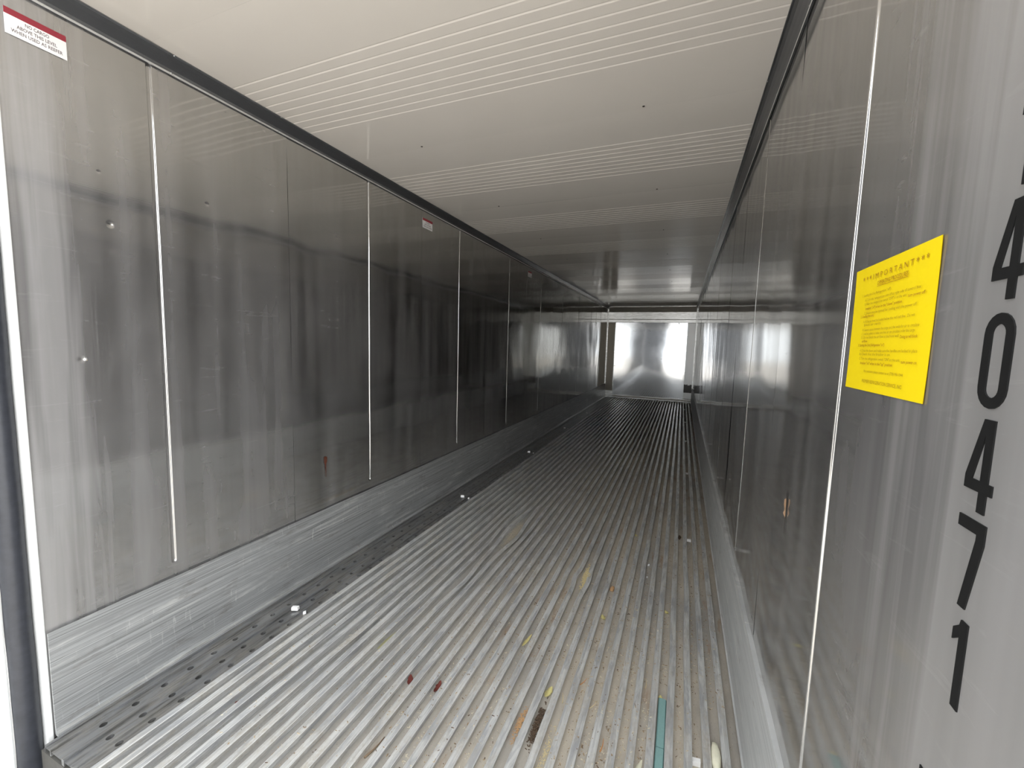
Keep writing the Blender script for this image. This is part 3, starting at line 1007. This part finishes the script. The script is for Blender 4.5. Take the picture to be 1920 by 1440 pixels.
leaf('yellow_leaf', M_YLF, (clear_x(1.672, .012), 1.64, ZG), 0.040, 0.022, 0.4, 51, 'small yellow leaf in the channel below the tan lump', 0.4)
leaf('yellow_leaf', M_YLF, (clear_x(1.352, .010), 1.31, ZG + .001), 0.095, 0.016, -0.15, 52, 'long narrow yellow leaf blade with a dark speck beside it', 0.35)
leaf('yellow_leaf', M_YLF, (clear_x(1.535, .012), 1.06, ZG + .001), 0.062, 0.024, -0.2, 53, 'yellow leaf with a black spot in the channel above the brown clump', 0.3)
leaf('yellow_leaf', M_YLF, (clear_x(1.998, .012), 1.83, ZG), 0.024, 0.020, 0.8, 54, 'tiny bright yellow leaf in the channel beyond the teal strip', 0.5)
leaf('yellow_leaf', M_YLF, (clear_x(1.740, .010), 2.74, ZG), 0.040, 0.016, 0.2, 55, 'faint yellow chip of leaf farthest from the opening', 0.3)
leaf('yellow_leaf', M_YLF, (clear_x(1.990, .009), 1.225, ZG + .0005), 0.018, 0.016, 0.0, 56, 'round yellow leaf scrap touching the far end of the teal strip', 0.5)
leaf('red_leaf', M_RLF, (clear_x(0.985, .013), 0.87, ZG), 0.055, 0.024, 0.5, 61, 'dark red dry leaf curled in a channel, left of the pair', 0.6)
leaf('red_leaf', M_RLF, (clear_x(1.110, .013), 0.89, ZG), 0.060, 0.022, 0.1, 62, 'dark red dry leaf curled in a channel, right of the pair', 0.6)
leaf('red_leaf', M_RLF, (clear_x(0.440, .012), 0.52, ZG), 0.045, 0.016, -0.3, 63, 'thin dark red leaf alone near the perforated strip', 0.5)
leaf('pale_wedge', M_FOAM, (clear_x(1.936, .012), 0.885, ZG + .001), 0.075, 0.016, -0.28, 64, 'pale pointed husk in the channel left of the teal strip', 0.2, 'husk')
leaf('green_scrap', simple('olive_scrap', (0.46, 0.44, 0.24), 0.8), (clear_x(0.745, .012), 1.03, ZG), 0.13, 0.020, -0.05, 65, 'long olive scrap of leaf in a channel left of the red leaves', 0.2)
for i, (x, y, ln, rz, mt, lb) in enumerate([
        (1.610, 1.06, 0.050, 0.25, M_STRAW, 'pale straw right of the spotted yellow leaf'),
        (1.735, 1.08, 0.055, -0.45, M_STRAW, 'pale straw slanting across a channel right of the other pale straw'),
        (1.915, 1.28, 0.060, 0.05, M_STRAW, 'straight pale straw in the channel just left of the teal strip'),
        (1.680, 1.18, 0.050, -0.4, M_ORG, 'bright orange straw slanting in a channel above the pale straws'),
        (1.790, 0.92, 0.055, -0.05, M_ORG, 'bright orange straw at the foot of the picture'),
        (1.050, 0.58, 0.090, -0.15, M_TWIG, 'forked brown twig in a channel at the lower edge, below the red leaves')]):
    straw('dry_straw' if mt is not M_TWIG else 'dry_twig', mt, (clear_x(x, .009), y, ZG), ln, 0.0022 if mt is not M_TWIG else 0.004, rz, lb, 'straw' if mt is not M_TWIG else 'twig')
for i, (x, y, s_, lb) in enumerate([(1.865, 2.32, 0.010, 'larger white paper crumb in a channel right of the wood shavings'), (1.855, 2.16, 0.006, 'smaller white paper crumb below the larger one'),
                                   (1.290, 2.78, 0.007, 'lone white crumb far along the floor, right of the bent rails')]):
    blob('white_crumb', M_PAP, (clear_x(x, .011), y, ZG), s_ * 0.8, s_ * 2, s_, 71 + i, lb, 'crumb', 8, 5, 0.4)

# loose grit and chaff all over the channels: too fine to count
r = random.Random(5)
v, f = [], []
for i in range(6500):
    y = 0.35 + abs(r.gauss(0, 1.3))
    x = 1.0 + 1.25 * r.random() ** 0.7
    if r.random() < 0.15:
        x = r.uniform(0.36, 1.2)
    if r.random() < 0.8:
        x = clear_x(x, 0.003 + 0.013 * r.random())
        z = ZG + 0.0003
    else:
        z = 0.0003
        k = round((2.233 - RW / 2 - x) / 0.0624)
        x = 2.233 - RW / 2 - k * 0.0624 + r.uniform(-.011, .011)
        if any(abs(x - d[0] + RW / 2) < 0.03 and abs(y - d[1]) < d[2] * 2.5 for d in DENTS):
            continue
    if not 0.37 < x < 2.23 or y > 6 or (abs(x - tx) < 0.03 and y < 1.3) or (abs(x - 1.52) < 0.035 and abs(y - 1.99) < 0.35) or (1.45 < x < 1.64 and y < 1.2) or (0.80 < x < 0.96 and 1.4 < y < 3.2) or (x > 2.13 and y < 1.25):
        continue
    ln, wd, th = .002 + .010 * r.random() ** 2.5, r.uniform(.0012, .0034), r.uniform(.0006, .0018)
    a = r.uniform(0, 6.3)
    base = len(v)
    bx, bf = box_geo(-ln / 2, ln / 2, -wd / 2, wd / 2, 0, th)
    v += [(x + p * math.cos(a) - q * math.sin(a), y + p * math.sin(a) + q * math.cos(a), z + c) for p, q, c in bx]
    f += [tuple(q + base for q in face) for face in bf]
M_GRIT, nt, b = new_mat('chaff')
cell = noise(nt, (40, 40, 40), 1)
nt.links.new(ramp(nt, cell, [(0.34, (0.10, 0.06, 0.035)), (0.46, (0.46, 0.33, 0.18)), (0.58, (0.74, 0.68, 0.54))]), b.inputs['Base Color'])
b.inputs['Roughness'].default_value = 0.8
tag(obj('loose_chaff', v, f, M_GRIT), 'fine loose chaff and grit scattered over the floor rails', 'debris', None, 'stuff')
